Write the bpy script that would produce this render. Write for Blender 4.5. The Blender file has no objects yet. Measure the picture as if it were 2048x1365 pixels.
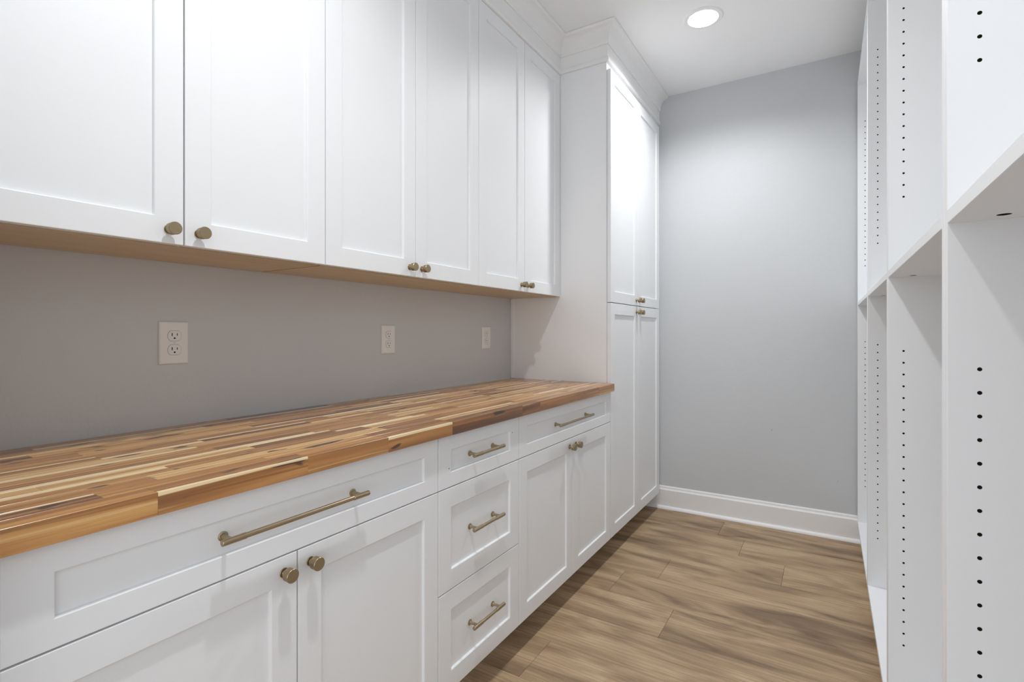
import bpy, bmesh, math, random
from mathutils import Vector, Matrix
R = random.Random(7)
sc = bpy.context.scene
COL = sc.collection

# ------------------------------------------------------------------ camera, light, exposure
CEIL = 2.755; WALLX = 2.000; WALLY = 3.462; NEARY = 0.185
cam = bpy.data.cameras.new('camera'); co = bpy.data.objects.new('camera', cam); COL.objects.link(co)
co.location = (1.551, 0.0, 1.174); co.rotation_euler = (math.pi/2, 0, math.radians(31.67))
cam.sensor_width = 36; cam.lens = 18.0; cam.shift_y = -16.5/2048; cam.clip_start = 0.01
sc.camera = co
w = bpy.data.worlds.new('world'); sc.world = w; w.use_nodes = True
w.node_tree.nodes['Background'].inputs[0].default_value = (0.93, 0.96, 1.0, 1)
w.node_tree.nodes['Background'].inputs[1].default_value = 0.54
# daylight of the room that the pantry opens from, behind the camera
la = bpy.data.lights.new('hall_daylight', 'AREA'); la.shape = 'RECTANGLE'; la.size = 2.2; la.size_y = 1.9
la.energy = 10; la.color = (0.90, 0.95, 1.0)
lo = bpy.data.objects.new('hall_daylight', la); COL.objects.link(lo)
lo.location = (1.95, -2.6, 1.15); lo.rotation_euler = (math.radians(90), 0, math.radians(10))
LAMP_W = 6.3
LAMP_X = 1.018
LAMPS_Y = (2.69, 0.62)
sc.view_settings.view_transform = 'Standard'; sc.view_settings.look = 'None'
sc.view_settings.gamma = 1.0; sc.view_settings.use_curve_mapping = False
sc.view_settings.exposure = 1.0
sc.cycles.max_bounces = 12; sc.cycles.diffuse_bounces = 8; sc.cycles.glossy_bounces = 4
sc.cycles.use_denoising = True
sc.cycles.sample_clamp_indirect = 6

# ------------------------------------------------------------------ helpers
def link(o, parent=None):
    COL.objects.link(o)
    if parent is not None: o.parent = parent
    return o
def tag(o, label=None, cat=None, group=None, kind=None):
    if label: o['label'] = label
    if cat: o['category'] = cat
    if group: o['group'] = group
    if kind: o['kind'] = kind
    return o
def empty(name, loc, label=None, cat=None, group=None):
    o = bpy.data.objects.new(name, None); o.empty_display_size = .1; o.location = loc
    return tag(link(o), label, cat, group)
def ob(name, me, mat, parent=None, loc=(0, 0, 0), rot=None, smooth=False):
    if mat is not None and not me.materials:
        for m in (mat if isinstance(mat, (list, tuple)) else [mat]): me.materials.append(m)
    if smooth:
        for p in me.polygons: p.use_smooth = True
    o = bpy.data.objects.new(name, me); o.location = loc
    if rot: o.rotation_euler = rot
    return link(o, parent)
def bmbox(bm, a, b, mi=0):
    vs = [bm.verts.new((x, y, z)) for x in (a[0], b[0]) for y in (a[1], b[1]) for z in (a[2], b[2])]
    for f in ((0,1,3,2), (4,6,7,5), (0,4,5,1), (2,3,7,6), (0,2,6,4), (1,5,7,3)):
        bm.faces.new([vs[i] for i in f]).material_index = mi
    return vs
def finish(bm, name, bevel=0, seg=1):
    if bevel:
        bmesh.ops.bevel(bm, geom=bm.edges[:], offset=bevel, segments=seg, affect='EDGES', profile=.5)
    bmesh.ops.recalc_face_normals(bm, faces=bm.faces[:])
    me = bpy.data.meshes.new(name); bm.to_mesh(me); bm.free(); return me
def boxm(name, a, b, bevel=0, seg=1):
    bm = bmesh.new(); bmbox(bm, a, b); return finish(bm, name, bevel, seg)
def box(name, a, b, mat, parent=None, bevel=0, seg=1):
    return ob(name, boxm(name, a, b, bevel, seg), mat, parent)
def lathe(name, prof, n=32, flute=None, cap=True):
    """prof: (axial, radius) turned about +x; flute(j) scales the radius of segment j in fluted rows"""
    bm = bmesh.new(); rings = []
    for row in prof:
        a, r = row[0], row[1]; fl = len(row) > 2
        ring = []
        for j in range(n):
            t = 2*math.pi*j/n; rr = r*(.955 if fl and j % 2 else 1)
            ring.append(bm.verts.new((a, rr*math.cos(t), rr*math.sin(t))))
        rings.append(ring)
    for k in range(len(rings)-1):
        for j in range(n):
            bm.faces.new((rings[k][j], rings[k][(j+1) % n], rings[k+1][(j+1) % n], rings[k+1][j]))
    if cap: bm.faces.new(rings[0]); bm.faces.new(rings[-1][::-1])
    me = finish(bm, name)
    for p in me.polygons: p.use_smooth = len(p.vertices) == 4
    try: me.set_sharp_from_angle(angle=math.radians(32))
    except Exception: pass
    return me
def bm_join(bm, me, mat4):
    n0 = len(bm.verts); bm.from_mesh(me); bm.verts.ensure_lookup_table()
    for v in bm.verts[n0:]: v.co = mat4 @ v.co
def sweep(name, path, prof, closed_prof=True):
    """profile (outward p, z) swept along a horizontal path of right-angle turns; outward is to the right of travel"""
    bm = bmesh.new(); n = len(path); rings = []
    def nrm(a, b):
        d = Vector((b[0]-a[0], b[1]-a[1])).normalized(); return Vector((d.y, -d.x))
    for i, p in enumerate(path):
        if i == 0: m = nrm(path[0], path[1])
        elif i == n-1: m = nrm(path[-2], path[-1])
        else:
            a, b = nrm(path[i-1], p), nrm(p, path[i+1]); m = (a+b)/(1+a.dot(b))
        rings.append([bm.verts.new((p[0]+m.x*q, p[1]+m.y*q, z)) for q, z in prof])
    k = len(prof)
    for i in range(n-1):
        for j in range(k):
            bm.faces.new((rings[i][j], rings[i][(j+1) % k], rings[i+1][(j+1) % k], rings[i+1][j]))
    bm.faces.new(rings[0]); bm.faces.new(rings[-1][::-1])
    return finish(bm, name)

# ------------------------------------------------------------------ materials
def mat_new(name):
    m = bpy.data.materials.new(name); m.use_nodes = True
    nt = m.node_tree; return m, nt, nt.nodes['Principled BSDF']
def N(nt, t, **kw):
    n = nt.nodes.new(t)
    for k, v in kw.items():
        if k in n.inputs: n.inputs[k].default_value = v
        else: setattr(n, k, v)
    return n
def ramp(nt, stops, interp='LINEAR'):
    r = nt.nodes.new('ShaderNodeValToRGB'); e = r.color_ramp; e.interpolation = interp
    while len(e.elements) < len(stops): e.elements.new(.5)
    for q, (p, c) in zip(e.elements, stops): q.position = p; q.color = (*c, 1)
    return r
def painted(name, col, rough, bump=.02, scale=220, spec=.5, var=.012):
    m, nt, b = mat_new(name); L = nt.links
    tc = N(nt, 'ShaderNodeTexCoord'); nz = N(nt, 'ShaderNodeTexNoise', Scale=scale, Detail=3.0)
    L.new(tc.outputs['Object'], nz.inputs['Vector'])
    nz2 = N(nt, 'ShaderNodeTexNoise', Scale=2.3, Detail=2.0); L.new(tc.outputs['Object'], nz2.inputs['Vector'])
    r = ramp(nt, [(.3, tuple(c*(1-var) for c in col)), (.7, tuple(min(1, c*(1+var)) for c in col))])
    L.new(nz2.outputs['Fac'], r.inputs['Fac']); L.new(r.outputs['Color'], b.inputs['Base Color'])
    bp = N(nt, 'ShaderNodeBump', Strength=bump, Distance=.002)
    L.new(nz.outputs['Fac'], bp.inputs['Height']); L.new(bp.outputs['Normal'], b.inputs['Normal'])
    b.inputs['Roughness'].default_value = rough; b.inputs['Specular IOR Level'].default_value = spec
    return m
M_CAB = painted('cabinet_paint', (.835, .85, .865), .44, bump=.03, scale=160, spec=.4)
M_SHELF = painted('melamine_white', (.835, .85, .865), .5, bump=.03, scale=300)
M_TRIM = painted('trim_paint', (.85, .85, .85), .40)
M_CEIL = painted('ceiling_paint', (.88, .885, .89), .9, bump=.15, scale=180, spec=.2)
M_WALL = painted('wall_paint', (.585, .60, .615), .75, bump=.25, scale=120, spec=.3)
M_PLASTIC = painted('outlet_plastic', (.78, .78, .77), .3)
M_DARK, nt, b = mat_new('slot_dark'); b.inputs['Base Color'].default_value = (.012, .011, .010, 1); b.inputs['Roughness'].default_value = .8
M_LINE, nt, b = mat_new('receptacle_gap'); b.inputs['Base Color'].default_value = (.05, .05, .048, 1); b.inputs['Roughness'].default_value = .8
M_CORE, nt, b = mat_new('particleboard_core'); b.inputs['Base Color'].default_value = (.022, .015, .009, 1); b.inputs['Roughness'].default_value = .9
M_SUB, nt, b = mat_new('subfloor'); b.inputs['Base Color'].default_value = (.06, .04, .025, 1)
M_LENS, nt, b = mat_new('lamp_lens'); b.inputs['Emission Color'].default_value = (1, .985, .96, 1); b.inputs['Emission Strength'].default_value = 9

def metal(name, col, rough, along=0):
    m, nt, b = mat_new(name); L = nt.links
    tc = N(nt, 'ShaderNodeTexCoord'); mp = N(nt, 'ShaderNodeMapping')
    s = [900, 900, 900]; s[along] = 40; mp.inputs['Scale'].default_value = s
    nz = N(nt, 'ShaderNodeTexNoise', Scale=1.0, Detail=2.0)
    L.new(tc.outputs['Object'], mp.inputs['Vector']); L.new(mp.outputs['Vector'], nz.inputs['Vector'])
    r = ramp(nt, [(.3, tuple(c*.86 for c in col)), (.7, tuple(c*1.1 for c in col))])
    L.new(nz.outputs['Fac'], r.inputs['Fac']); L.new(r.outputs['Color'], b.inputs['Base Color'])
    b.inputs['Metallic'].default_value = 1; b.inputs['Roughness'].default_value = rough
    return m
M_BRASS = metal('champagne_bronze', (.43, .345, .225), .30, 1)
M_KNOB = metal('champagne_bronze_knob', (.37, .29, .18), .36, 1)

def attr(nt, name):
    a = nt.nodes.new('ShaderNodeAttribute'); a.attribute_type = 'OBJECT'; a.attribute_name = name; return a
def wood_common(m, nt, b, axis, stretch, offs):
    """object coords + per-piece shift, squeezed along the grain axis"""
    L = nt.links; tc = N(nt, 'ShaderNodeTexCoord'); a = attr(nt, 'seed')
    mul = N(nt, 'ShaderNodeVectorMath', operation='MULTIPLY'); mul.inputs[1].default_value = (37.1, 53.7, 91.3)
    L.new(a.outputs['Fac'], mul.inputs[0])
    add = N(nt, 'ShaderNodeVectorMath', operation='ADD')
    L.new(tc.outputs['Object'], add.inputs[0]); L.new(mul.outputs[0], add.inputs[1])
    return tc, add
def noise(nt, vec, scale3, detail=3.0, dist=0.0, rough=.5):
    mp = N(nt, 'ShaderNodeMapping'); mp.inputs['Scale'].default_value = scale3
    nt.links.new(vec, mp.inputs['Vector'])
    nz = N(nt, 'ShaderNodeTexNoise', Scale=1.0, Detail=detail, Distortion=dist, Roughness=rough)
    nt.links.new(mp.outputs['Vector'], nz.inputs['Vector']); return nz.outputs['Fac']
def mix(nt, fac, a, c, mode='MIX'):
    x = nt.nodes.new('ShaderNodeMix'); x.data_type = 'RGBA'; x.blend_type = mode
    for s, v in ((x.inputs[0], fac), (x.inputs[6], a), (x.inputs[7], c)):
        if hasattr(v, 'is_output') or isinstance(v, bpy.types.NodeSocket): nt.links.new(v, s)
        elif isinstance(v, tuple): s.default_value = (*v, 1)
        else: s.default_value = v
    return x.outputs[2]
def mth(nt, op, a, c=None, clamp=False):
    x = nt.nodes.new('ShaderNodeMath'); x.operation = op; x.use_clamp = clamp
    for s, v in ((x.inputs[0], a), (x.inputs[1], c)):
        if v is None: continue
        if isinstance(v, bpy.types.NodeSocket): nt.links.new(v, s)
        else: s.default_value = v
    return x.outputs[0]
def smooth(nt, v, lo, hi, a=0, c=1):
    x = nt.nodes.new('ShaderNodeMapRange'); x.interpolation_type = 'SMOOTHSTEP'
    nt.links.new(v, x.inputs[0]); x.inputs[1].default_value = lo; x.inputs[2].default_value = hi
    x.inputs[3].default_value = a; x.inputs[4].default_value = c; return x.outputs[0]

def make_acacia():
    m, nt, b = mat_new('acacia_stave'); L = nt.links
    tc, v = wood_common(m, nt, b, 1, 0, 0); v = v.outputs[0]
    tone = attr(nt, 'tone').outputs['Fac']
    broad = noise(nt, v, (46, 1.3, 30), 2.5, .5)
    t = mth(nt, 'ADD', tone, mth(nt, 'MULTIPLY', mth(nt, 'SUBTRACT', broad, .5), 1.05), True)
    r = ramp(nt, [(0, (.085, .028, .006)), (.20, (.22, .082, .018)), (.42, (.46, .205, .052)),
                  (.62, (.64, .345, .110)), (1, (.82, .55, .25))])
    L.new(t, r.inputs['Fac']); c = r.outputs['Color']
    fine = noise(nt, v, (210, 1.8, 120), 3.0, .3)
    c = mix(nt, smooth(nt, fine, .50, .66, 0, .66), c, (.20, .070, .016), 'MIX')
    pale = noise(nt, v, (150, 1.4, 90), 2.0, .2)
    c = mix(nt, smooth(nt, pale, .58, .70, 0, .55), c, (.74, .50, .24))
    grain = noise(nt, v, (900, 14, 900), 2.0)
    c = mix(nt, smooth(nt, grain, .45, .75, 0, .28), c, (.20, .09, .035))
    # dark knots drawn out along the grain
    kn = noise(nt, v, (36, 10, 36), 1.5, .5)
    c = mix(nt, smooth(nt, kn, .655, .71, 0, .92), c, (.045, .020, .010))
    # pale sapwood running along one arris of some staves
    sp = N(nt, 'ShaderNodeSeparateXYZ'); L.new(tc.outputs['Object'], sp.inputs[0])
    sap = attr(nt, 'sap').outputs['Fac']          # 0 none, else share of the width
    edge = mth(nt, 'ADD', mth(nt, 'MULTIPLY', sp.outputs['X'], attr(nt, 'side').outputs['Fac']), sp.outputs['Z'])
    wob = mth(nt, 'MULTIPLY', mth(nt, 'SUBTRACT', noise(nt, v, (4, 2.2, 4), 2.0), .5), .012)
    s = mth(nt, 'SUBTRACT', mth(nt, 'ADD', edge, wob), sap)
    sapf = smooth(nt, s, -.0012, .0012)
    sapc = mix(nt, smooth(nt, fine, .4, .7, 0, .35), (.88, .70, .43), (.76, .54, .29))
    c = mix(nt, sapf, c, sapc)
    L.new(c, b.inputs['Base Color'])
    b.inputs['Roughness'].default_value = .30; b.inputs['Specular IOR Level'].default_value = .5
    b.inputs['Coat Weight'].default_value = .5; b.inputs['Coat Roughness'].default_value = .17
    bp = N(nt, 'ShaderNodeBump', Strength=.06, Distance=.001); L.new(grain, bp.inputs['Height']); L.new(bp.outputs['Normal'], b.inputs['Normal'])
    return m
M_ACACIA = make_acacia()

def make_plank():
    m, nt, b = mat_new('vinyl_oak_plank'); L = nt.links
    tc, v = wood_common(m, nt, b, 0, 0, 0); v = v.outputs[0]
    tone = attr(nt, 'tone').outputs['Fac']
    broad = noise(nt, v, (1.9, 8, 1), 3.0, 1.1)
    t = mth(nt, 'ADD', mth(nt, 'MULTIPLY', tone, .06), broad)
    r = ramp(nt, [(.28, (.165, .108, .064)), (.40, (.285, .193, .116)), (.52, (.42, .290, .175)), (.66, (.53, .385, .240)), (.9, (.58, .43, .28))])
    L.new(t, r.inputs['Fac']); c = r.outputs['Color']
    # cathedral figure: distorted bands
    mp = N(nt, 'ShaderNodeMapping'); mp.inputs['Scale'].default_value = (.55, 7.5, 1); L.new(v, mp.inputs['Vector'])
    wv = N(nt, 'ShaderNodeTexWave', Scale=2.4, Distortion=7.0, Detail=2.0); wv.inputs['Detail Scale'].default_value = .9
    wv.bands_direction = 'Y'; L.new(mp.outputs['Vector'], wv.inputs['Vector'])
    c = mix(nt, smooth(nt, wv.outputs['Fac'], .55, 1.0, 0, .20), c, (.15, .095, .055))
    g1 = noise(nt, v, (6, 300, 1), 4.0, .35, .65)
    c = mix(nt, smooth(nt, g1, .48, .66, 0, .52), c, (.20, .128, .074))
    g2 = noise(nt, v, (9, 520, 1), 3.0, .2, .6)
    c = mix(nt, smooth(nt, g2, .52, .72, 0, .34), c, (.56, .44, .31))
    streak = noise(nt, v, (1.0, 14, 1), 2.0, .5)
    c = mix(nt, smooth(nt, streak, .62, .78, 0, .5), c, (.15, .112, .085))
    L.new(c, b.inputs['Base Color'])
    b.inputs['Roughness'].default_value = .50; b.inputs['Specular IOR Level'].default_value = .4
    bp = N(nt, 'ShaderNodeBump', Strength=.10, Distance=.001); L.new(g1, bp.inputs['Height']); L.new(bp.outputs['Normal'], b.inputs['Normal'])
    return m
M_PLANK = make_plank()

def make_maple():
    m, nt, b = mat_new('maple_veneer'); L = nt.links
    tc, v = wood_common(m, nt, b, 1, 0, 0); v = v.outputs[0]
    f = noise(nt, v, (60, 2.5, 60), 3.0, .4)
    r = ramp(nt, [(.3, (.50, .38, .235)), (.7, (.61, .48, .31))]); L.new(f, r.inputs['Fac'])
    L.new(r.outputs['Color'], b.inputs['Base Color']); b.inputs['Roughness'].default_value = .4
    return m
M_MAPLE = make_maple()
def seed(o, **kw):
    o['seed'] = kw.pop('seed', R.random())
    for k, v in kw.items(): o[k] = float(v)
    return o

# ------------------------------------------------------------------ the room
floor = ob('floor', boxm('floor', (-.12, -3.2, -.06), (2.6, WALLY+.12, -.006)), M_SUB); tag(floor, kind='structure')
BND = [WALLY] + [3.39-.2365*k for k in range(28)]
JOINT = {1: 1.006, 2: 1.15, 3: 1.366, 4: .86, 5: .702, 6: .995, 7: 1.74, 8: .653, 9: 1.32, 10: .38, 11: .95}
GAP = .0004; LEN = 1.50
row = 0
for k in range(len(BND)-1):
    y1, y0 = BND[k], BND[k+1]
    j = JOINT.get(k, R.uniform(.2, 1.7))
    cuts = sorted({0.0, 2.6, *[c for c in (j-LEN, j, j+LEN) if .05 < c < 2.55]})
    for a, c in zip(cuts[:-1], cuts[1:]):
        me = boxm('plank', (-(c-a)/2+GAP, -(y1-y0)/2+GAP, -.005), ((c-a)/2-GAP, (y1-y0)/2-GAP, 0), .0009)
        o = ob('plank', me, M_PLANK, floor, ((a+c)/2, (y0+y1)/2, 0))
        seed(o, tone=R.uniform(-.5, .5))

def structure(name, a, b, mat, bevel=0):
    return tag(box(name, a, b, mat, None, bevel), kind='structure')
structure('wall_left', (-.12, -.2, 0), (0, WALLY+.12, CEIL), M_WALL)
wb = structure('wall_back', (0, WALLY, 0), (WALLX, WALLY+.12, CEIL), M_WALL)
structure('wall_right', (WALLX, .0, 0), (WALLX+.12, WALLY+.12, CEIL), M_WALL)
structure('wall_front', (-.12, NEARY-.14, 0), (.66, NEARY, CEIL), M_WALL)     # return beside the doorway the camera stands in
# small scuffs in the back wall paint
for (x, z, s) in ((1.262, .585, .0022), (1.600, .328, .0014)):
    o = ob('nail_hole', lathe('nail_hole', [(0, s), (.0006, s*.8)], 10), M_LINE, wb, (x, WALLY-.0006, z), (0, 0, math.pi/2))

# ceiling with round openings for the cans
cm = boxm('ceiling', (-.12, -3.2, CEIL), (2.6, WALLY+.12, CEIL+.09))
ce = ob('ceiling', cm, M_CEIL); tag(ce, kind='structure')
def boolean(o, cutters, mats=None):
    bm = bmesh.new()
    for me, m4 in cutters: bm_join(bm, me, m4)
    cme = bpy.data.meshes.new('cut'); bm.to_mesh(cme); bm.free()
    if mats: cme.materials.append(mats)
    c = bpy.data.objects.new('cut', cme); COL.objects.link(c)
    md = o.modifiers.new('cut', 'BOOLEAN'); md.object = c; md.operation = 'DIFFERENCE'; md.solver = 'EXACT'
    if mats: md.material_mode = 'TRANSFER'
    dg = bpy.context.evaluated_depsgraph_get()
    me = bpy.data.meshes.new_from_object(o.evaluated_get(dg))
    o.modifiers.clear(); o.data = me
    bpy.data.objects.remove(c); bpy.data.meshes.remove(cme)
VERT = Matrix.Rotation(-math.pi/2, 4, 'Y')     # +x axis of a lathe to +z
cutc = lathe('c', [(-.02, .078), (.075, .078)], 48)
boolean(ce, [(cutc, Matrix.Translation((LAMP_X, y, CEIL)) @ VERT) for y in LAMPS_Y])

def ring_mesh(name, prof, n=48):
    """closed profile of (radius, z) turned about z"""
    bm = bmesh.new(); rs = []
    for j in range(n):
        t = 2*math.pi*j/n; rs.append([bm.verts.new((r*math.cos(t), r*math.sin(t), z)) for r, z in prof])
    k = len(prof)
    for j in range(n):
        for i in range(k): bm.faces.new((rs[j][i], rs[j][(i+1) % k], rs[(j+1) % n][(i+1) % k], rs[(j+1) % n][i]))
    me = finish(bm, name)
    for p in me.polygons: p.use_smooth = True
    try: me.set_sharp_from_angle(angle=math.radians(30))
    except Exception: pass
    return me
trim_me = ring_mesh('trim', [(.0585, .022), (.066, .002), (.072, -.005), (.090, -.0045), (.096, -.0002), (.0775, -.0002), (.0775, .030), (.0585, .030)])
lens_me = lathe('lens', [(.0, .0580), (.006, .0580)], 48)
def recessed_light(y, label):
    t = empty('recessed_light', (LAMP_X, y, CEIL), label, 'ceiling light')
    ob('trim_ring', trim_me, M_TRIM, t)
    ob('lens', lens_me, M_LENS, t, (0, 0, .024), (0, -math.pi/2, 0))
    L_ = bpy.data.lights.new('downlight', 'AREA'); L_.shape = 'DISK'; L_.size = .075; L_.spread = math.radians(146); L_.energy = LAMP_W; L_.color = (.975, .982, .992)
    lo = bpy.data.objects.new('downlight', L_); COL.objects.link(lo); lo.parent = t; lo.location = (0, 0, .021)
recessed_light(LAMPS_Y[0], 'round white recessed ceiling light glowing in front of the grey back wall')
recessed_light(LAMPS_Y[1], 'round white recessed ceiling light above the doorway end, nearest the camera')

# baseboard of the back wall, with its shoe moulding
bb_prof = [(0, 0), (.0, .148), (.004, .148), (.007, .144), (.0085, .138), (.0085, .134), (.012, .128), (.015, .124), (.015, 0)]
def wallsweep(name, prof, x0, x1, mat, parent=None):
    return ob(name, sweep(name, [(x1, WALLY), (x0, WALLY)][::-1], [(p, z) for p, z in prof]), mat, parent)
bbs = tag(wallsweep('baseboard_back', bb_prof, .456, WALLX, M_TRIM), kind='structure')
q = [(.015, 0)]+[(.015+.016*math.cos(a), .019*math.sin(a)) for a in [i*math.pi/2/6 for i in range(7)]]
wallsweep('shoe_moulding', q, .456, WALLX, M_TRIM, bbs)

# crown over the upper cabinets, round the side of the pantry cabinet and along its front
PX = .585; UX = .316; TY = 2.503
path = [(UX, NEARY+.001), (UX, TY), (PX, TY), (PX, WALLY-.001)]
fr = ob('trim_1', sweep('trim_1', path, [(-.02, 2.572), (-.02, CEIL-.001), (0, CEIL-.001), (0, 2.572)]), M_TRIM)
tag(fr, kind='structure')
bead = [(0.0, 2.574), (0.0, 2.601), (.003, 2.601), (.0045, 2.598), (.0070, 2.594), (.0080, 2.589), (.0080, 2.580), (.006, 2.575), (.003, 2.574)]
ob('bead_moulding', sweep('bead_moulding', path, bead), M_TRIM, fr)
crown = [(0, CEIL-.001), (0, 2.664), (.005, 2.664), (.0065, 2.668), (.0065, 2.673)]
for i in range(9):
    a = i/8*math.pi/2; crown.append((.009+.043*(1-math.cos(a)), 2.676+.064*math.sin(a)))
crown += [(.055, 2.741), (.0585, 2.745), (.060, 2.749), (.060, CEIL-.001)]
ob('crown_moulding', sweep('crown_moulding', path, crown), M_TRIM, fr)

# ------------------------------------------------------------------ cabinet pieces
DT = .020; DEP = .0075; CH = .0028
frame_cache = {}
def shaker(w, h, st, rt, rb):
    """door frame: back at x=-DT, face at x=0; y 0..w, z 0..h"""
    key = tuple(round(v, 4) for v in (w, h, st, rt, rb))
    if key in frame_cache: return frame_cache[key]
    bm = bmesh.new(); B = .0013
    def loop(x, y0, y1, z0, z1): return [bm.verts.new((x, y, z)) for y, z in ((y0, z0), (y1, z0), (y1, z1), (y0, z1))]
    a, c = st, st
    Ls = [loop(-DT, 0, w, 0, h), loop(-B, 0, w, 0, h), loop(-B*.3, B*.3, w-B*.3, B*.3, h-B*.3), loop(0, B, w-B, B, h-B),
          loop(0, st, w-st, rb, h-rt)]
    for k in range(1, 4):
        f = k/3*math.pi/2
        o = CH*(math.sin(f)); d = DEP*(1-math.cos(f)) if k < 3 else DEP
        Ls.append(loop(-d, st+o, w-st-o, rb+o, h-rt-o))
    o = CH
    Ls.append(loop(-DT, st+o, w-st-o, rb+o, h-rt-o))
    for A, C in zip(Ls, Ls[1:]+[Ls[0]]):
        for i in range(4): bm.faces.new((A[i], A[(i+1) % 4], C[(i+1) % 4], C[i]))
    me = finish(bm, 'frame')
    pm = boxm('panel', (-DT+.004, st+o, rb+o), (-DEP, w-st-o, h-rt-o))
    frame_cache[key] = (me, pm); return me, pm

# knob: rosette, neck, mushroom head with a knurled band
KN = [(0, .0100), (.0014, .0100), (.0022, .0094), (.0026, .0066), (.005, .0052), (.0095, .0050), (.0115, .0056), (.0120, .0105), (.0130, .0126),
      (.0140, .0132), (.0146, .0132, 1), (.0262, .0134, 1), (.0268, .0140), (.0290, .0140), (.0300, .0132)]
knob_me = lathe('knob', KN, 40)
def handle_mesh(cc, length):
    bm = bmesh.new(); proj = .033; e = length/2
    r = .0052; s = .0061
    bar = lathe('bar', [(-e, s*.86), (-e+.0006, s, 1), (-e+.045, s, 1), (-e+.0455, r), (e-.0455, r), (e-.045, s, 1), (e-.0006, s, 1), (e, s*.86)], 28)
    bm_join(bm, bar, Matrix.Translation((proj, 0, 0)) @ Matrix.Rotation(math.pi/2, 4, 'Z'))
    post = lathe('post', [(0, .0092), (.0018, .0092), (.0028, .0080), (.0034, .0058), (.010, .0044), (.022, .0042), (proj, .0046)], 24)
    for y in (-cc/2, cc/2): bm_join(bm, post, Matrix.Translation((0, y, 0)))
    me = bpy.data.meshes.new('handle'); bm.to_mesh(me); bm.free()
    for p in me.polygons: p.use_smooth = len(p.vertices) == 4
    try: me.set_sharp_from_angle(angle=math.radians(32))
    except Exception: pass
    return me
long_handle = handle_mesh(.305, .345); short_handle = handle_mesh(.128, .173)

def door(parent, y0, y1, z0, z1, face, knob):
    st = .057; f, p = shaker(y1-y0, z1-z0, st, st, st)
    d = ob('door', f, M_CAB, parent, (face, y0, z0)); ob('panel', p, M_CAB, d)
    ky = (y1-y0-.030) if knob[0] == 'r' else .030
    kz = .031 if knob[1] == 'b' else (z1-z0-.034)
    ob('knob', knob_me, M_KNOB, d, (0, ky, kz))
    return d
def drawer(parent, y0, y1, z0, z1, face, hm, rail=.057, screws=False):
    f, p = shaker(y1-y0, z1-z0, .057, rail, rail)
    d = ob('drawer', f, M_CAB, parent, (face, y0, z0)); pn = ob('panel', p, M_CAB, d)
    ob('handle', hm, M_BRASS, d, (-DEP, (y1-y0)/2, (z1-z0)/2+.001))
    if screws:
        sm = lathe('screw_hole', [(0, .0018), (.0004, .0017)], 10)
        for yy, zz in ((.047, .055), (y1-y0-.045, .103)): ob('screw_hole', sm, M_LINE, d, (0, yy, zz))
    return d

# base cabinets
BF = .601; TK = .115
def base_cabinet(y0, y1, label, kind):
    t = empty('base_cabinet', (0, y0, 0), label, 'cabinet'); W = y1-y0; g = .0016
    box('carcass', (.003, .001, TK), (BF-DT-.0015, W-.001, .8755), M_CAB, t)
    box('toe_kick', (.44, .001, 0.0005), (.455, W-.001, TK), M_CAB, t)
    if kind == 'doors':
        drawer(t, g, W-g, .718, .871, BF, long_handle, .042)
        door(t, g, W/2-g, TK, .7150, BF, 'rt'); door(t, W/2+g, W-g, TK, .7150, BF, 'lt')
    else:
        drawer(t, g, W-g, .718, .871, BF, short_handle, .042, True)
        drawer(t, g, W-g, .4145, .7150, BF, short_handle)
        drawer(t, g, W-g, TK, .4115, BF, short_handle)
    return t
base_cabinet(.223, 1.138, 'white shaker base cabinet with long bronze bar handle, nearest the camera', 'doors')
base_cabinet(1.138, 1.588, 'white base cabinet of three stacked drawers with short bronze bar handles', 'drawers')
base_cabinet(1.588, 2.503, 'white shaker base cabinet with two doors, next to the tall pantry cabinet', 'doors')

# tall pantry cabinet
t = empty('pantry_cabinet', (0, TY, 0), 'floor-to-crown white shaker pantry cabinet with four doors against the back wall', 'cabinet')
W = .894; g = .0016
box('carcass', (.003, 0, TK), (BF-DT-.0015, W, 2.5735), M_CAB, t, .0008)
box('toe_kick', (.44, .0, 0.0005), (.455, WALLY-TY-.032, TK), M_CAB, t)
box('filler_strip', (.555, W+.0005, TK), (.572, WALLY-TY-.0005, 2.57), M_CAB, t)
box('scribe_moulding', (.001, -.005, .9145), (.024, -.0002, 1.368), M_CAB, t, .001)
for z0, z1, kz in ((TK, 1.3283, 't'), (1.3325, 2.536, 'b')):
    door(t, g+.004, W/2-g, z0, z1, BF, 'r'+kz); door(t, W/2+g, W-g, z0, z1, BF, 'l'+kz)

# upper cabinets
UF = .315; UZ = 1.371; UT = 2.5695
def upper(y0, y1, label, wide=False):
    t = empty('upper_cabinet', (0, y0, UZ), label, 'cabinet'); W = y1-y0; H = UT-UZ
    box('carcass', (.003, .0008, .014), (UF-DT-.002, W-.0008, H-.001), M_CAB, t)
    o = box('bottom_panel', (.003, .0012 if not wide else .006, -.002), (UF-DT-.005, W-.0012 if not wide else W-.007, .014), M_MAPLE, t); seed(o)
    door(t, g, W/2-g, 0, H, UF, 'rb'); door(t, W/2+g, W-g, 0, H, UF, 'lb')
    return t
upper(.213, .977, 'white shaker wall cabinet with two doors, nearest the camera, above the countertop', True)
upper(.977, 1.740, 'middle white shaker wall cabinet of the three above the countertop')
upper(1.740, 2.501, 'white shaker wall cabinet touching the tall pantry cabinet')

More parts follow.
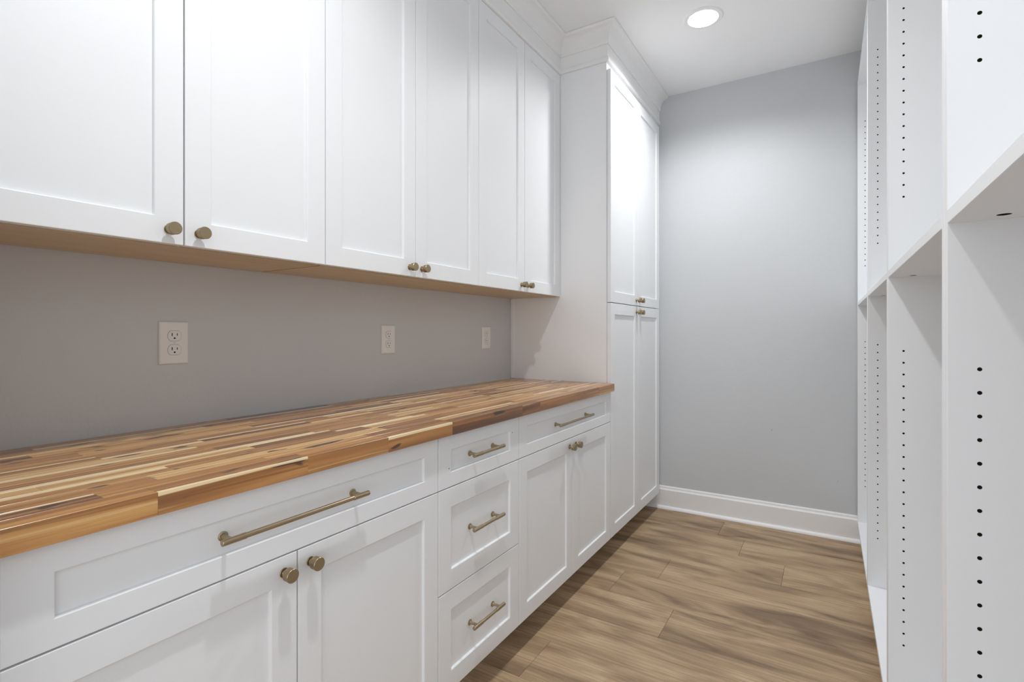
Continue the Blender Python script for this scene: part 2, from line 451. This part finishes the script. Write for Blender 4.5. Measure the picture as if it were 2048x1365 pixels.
# ------------------------------------------------------------------ butcher-block countertop
ct = empty('countertop', (0, NEARY, .876), 'glossy acacia butcher block countertop of many staves over the base cabinets', 'countertop')
CY0, CY1, CX1, CT = NEARY+.002, 2.5018, .623, .038
front_cuts = [CY0, .407, .690, .921, 1.176, 1.577, 1.708, 2.296, CY1]
front_tone = [.38, .35, .40, .28, .14, .22, .32, .46]
front_sap = [0, .70, 0, .70, 0, 0, 0, .0]
x = CX1; r = 0
while x > .012:
    wd = R.uniform(.034, .050) if r else .042
    if x-wd < .03: wd = x-.0015
    x0 = x-wd
    if r == 0: cuts = front_cuts
    else:
        cuts = [CY0]; yy = CY0+R.uniform(.08, .45)
        while yy < CY1-.10: cuts.append(yy); yy += R.uniform(.20, .58)
        cuts.append(CY1)
    for i, (a, c) in enumerate(zip(cuts[:-1], cuts[1:])):
        me = boxm('stave', (-wd/2+.0001, -(c-a)/2+.0001, -CT/2), (wd/2-.0001, (c-a)/2-.0001, CT/2), .0004)
        o = ob('stave', me, M_ACACIA, ct, ((x0+x)/2, (a+c)/2-NEARY, CT/2))
        if r == 0: tn, sp = front_tone[i], front_sap[i]; side = 1
        else: tn = min(.95, max(.05, R.gauss(.50, .19))); sp = R.choice([0, 0, 0, .35, .55, .6]); side = R.choice([-1, 1])
        # sap: start of the pale band measured from the stave's middle
        seed(o, tone=tn, sap=(CT/2+wd/2*sp if sp else 9.0), side=side)
    x = x0; r += 1

# ------------------------------------------------------------------ outlets
def rr(name, w, h, x0, x1, n=24, flat=None):
    """extruded circle of diameter w with flat top and bottom at +-h/2"""
    bm = bmesh.new(); pts = []
    for j in range(n*2):
        a = 2*math.pi*j/(n*2); y = w/2*math.cos(a); z = max(-h/2, min(h/2, w/2*math.sin(a))); pts.append((y, z))
    A = [bm.verts.new((x0, y, z)) for y, z in pts]; B = [bm.verts.new((x1, y, z)) for y, z in pts]
    m = len(pts)
    for j in range(m): bm.faces.new((A[j], A[(j+1) % m], B[(j+1) % m], B[j]))
    bm.faces.new(A[::-1]); bm.faces.new(B)
    return finish(bm, name)
def plate_mesh():
    bm = bmesh.new(); w, h, d = .0375, .0590, .0065
    def loop(x, i): return [bm.verts.new((x, y, z)) for y, z in ((-w+i, -h+i), (w-i, -h+i), (w-i, h-i), (-w+i, h-i))]
    Ls = [loop(0, 0), loop(.002, 0), loop(.0045, .0012), loop(.0060, .0038), loop(d, .0075)]
    for A, C in zip(Ls, Ls[1:]):
        for i in range(4): bm.faces.new((A[i], A[(i+1) % 4], C[(i+1) % 4], C[i]))
    bm.faces.new(Ls[0]); bm.faces.new(Ls[-1])
    return finish(bm, 'plate')
pl_me = plate_mesh(); gap_me = rr('gap', .0358, .0292, .0060, .00665); rec_me = rr('receptacle', .0345, .0279, .0060, .0075)
sl1 = boxm('slot', (.0070, -.0012, -.0042), (.00762, .0012, .0042)); sl2 = boxm('slot', (.0070, -.0010, -.0034), (.00762, .0010, .0034))
slg = rr('slot', .0050, .0044, .0070, .00762, 8)
scr = lathe('screw', [(.0060, .0034), (.0071, .0034), (.0076, .0024)], 16)
def outlet(y, z, label):
    t = empty('wall_outlet', (.0005, y, z), label, 'outlet')
    p = ob('plate', pl_me, M_PLASTIC, t)
    for s in (1, -1):
        c = ob('receptacle', rec_me, M_PLASTIC, t, (0, 0, s*.0195))
        ob('surround_gap', gap_me, M_LINE, c)
        ob('slot', sl1, M_DARK, c, (0, -.0064, .0035)); ob('slot', sl2, M_DARK, c, (0, .0064, .0035)); ob('slot', slg, M_DARK, c, (0, 0, -.0066))
    s = ob('screw', scr, M_PLASTIC, t); ob('screw_slot', boxm('screw_slot', (.0073, -.0021, -.0004), (.00775, .0021, .0004)), M_LINE, s, rot=(.9, 0, 0))
outlet(.718, 1.1460, 'white duplex outlet on the grey wall below the nearest wall cabinet, largest of three')
outlet(1.534, 1.1465, 'white duplex outlet between the other two on the grey wall over the countertop')
outlet(2.249, 1.1480, 'white duplex outlet closest to the tall pantry cabinet, smallest of three')

# ------------------------------------------------------------------ adjustable shelving units on the right
SX0 = 1.692; SD = .300; PT = .019; SZ0 = .104; SZ1 = 2.570; MID = 1.3255
pin = lathe('p', [(-.010, .00275), (.004, .00275)], 12)
YROT = Matrix.Rotation(math.pi/2, 4, 'Z')
ZS = [1.5435+.032*i for i in range(26)]+[1.1245-.032*i for i in range(26)]
def side_panel_mesh():
    """one mesh for every side: y 0..PT; holes bored from the face at y=0"""
    o = bpy.data.objects.new('side_panel', boxm('side_panel', (0, 0, 0), (SD, PT, SZ1-SZ0), .0006)); COL.objects.link(o)
    o.data.materials.append(M_SHELF)
    cs = [(pin, Matrix.Translation((xx, 0, z-SZ0)) @ YROT) for xx in (.034, SD-.034) for z in ZS]
    boolean(o, cs, M_CORE); me = o.data; me.name = 'side_panel'; bpy.data.objects.remove(o)
    return me
SP = side_panel_mesh()
def fixed_mesh(w):
    o = bpy.data.objects.new('fixed_shelf', boxm('fixed_shelf', (.0, 0, 0), (SD-.001, w, PT), .0006)); COL.objects.link(o)
    o.data.materials.append(M_SHELF)
    c = lathe('c', [(-.004, .0075), (.013, .0075)], 24)
    boolean(o, [(c, Matrix.Translation((xx, yy, 0)) @ VERT) for xx in (.051, SD-.05) for yy in (.034, w-.034)], M_CORE)
    me = o.data; bpy.data.objects.remove(o); return me
def shelving(y0, y1, label):
    t = empty('shelving_unit', (SX0, y0, SZ0), label, 'shelving'); W = y1-y0; H = SZ1-SZ0
    ob('side_panel', SP, None, t, (0, W-PT, 0))                        # far side, holes face the camera
    ob('side_panel', SP, None, t, (SD, PT, 0), (0, 0, math.pi))        # near side, holes face inward
    w = W-2*PT-.0006
    ob('fixed_shelf', fixed_mesh(w), None, t, (0, PT+.0003, MID-SZ0))
    ob('bottom_shelf', boxm('bottom_shelf', (0, 0, 0), (SD-.001, w, PT), .0006), M_SHELF, t, (0, PT+.0003, 0.0003))
    ob('top_panel', boxm('top_panel', (0, 0, 0), (SD-.001, w, PT), .0006), M_SHELF, t, (0, PT+.0003, H-PT-.0003))
    ob('back_panel', boxm('back_panel', (0, 0, 0), (.006, w, H)), M_SHELF, t, (SD+.0003, PT+.0003, 0))
    ob('toe_kick', boxm('toe_kick', (0, 0, 0), (.016, W, SZ0-.0008)), M_SHELF, t, (.060, 0, -SZ0+.0005))
    return t
EDGES = [(.100, .9415), (.9425, 1.7600), (1.7608, 2.6085), (2.6095, WALLY-.016)]
labs = ['white open shelving unit nearest the camera, with the largest-looking peg holes',
        'white open shelving unit between the nearest one and the two narrow-looking far ones',
        'white open shelving unit second from the grey back wall, in the right-hand row',
        'white open shelving unit touching the grey back wall, narrowest-looking of its row']
for (a, c), l in zip(EDGES, labs): shelving(a, c, l)
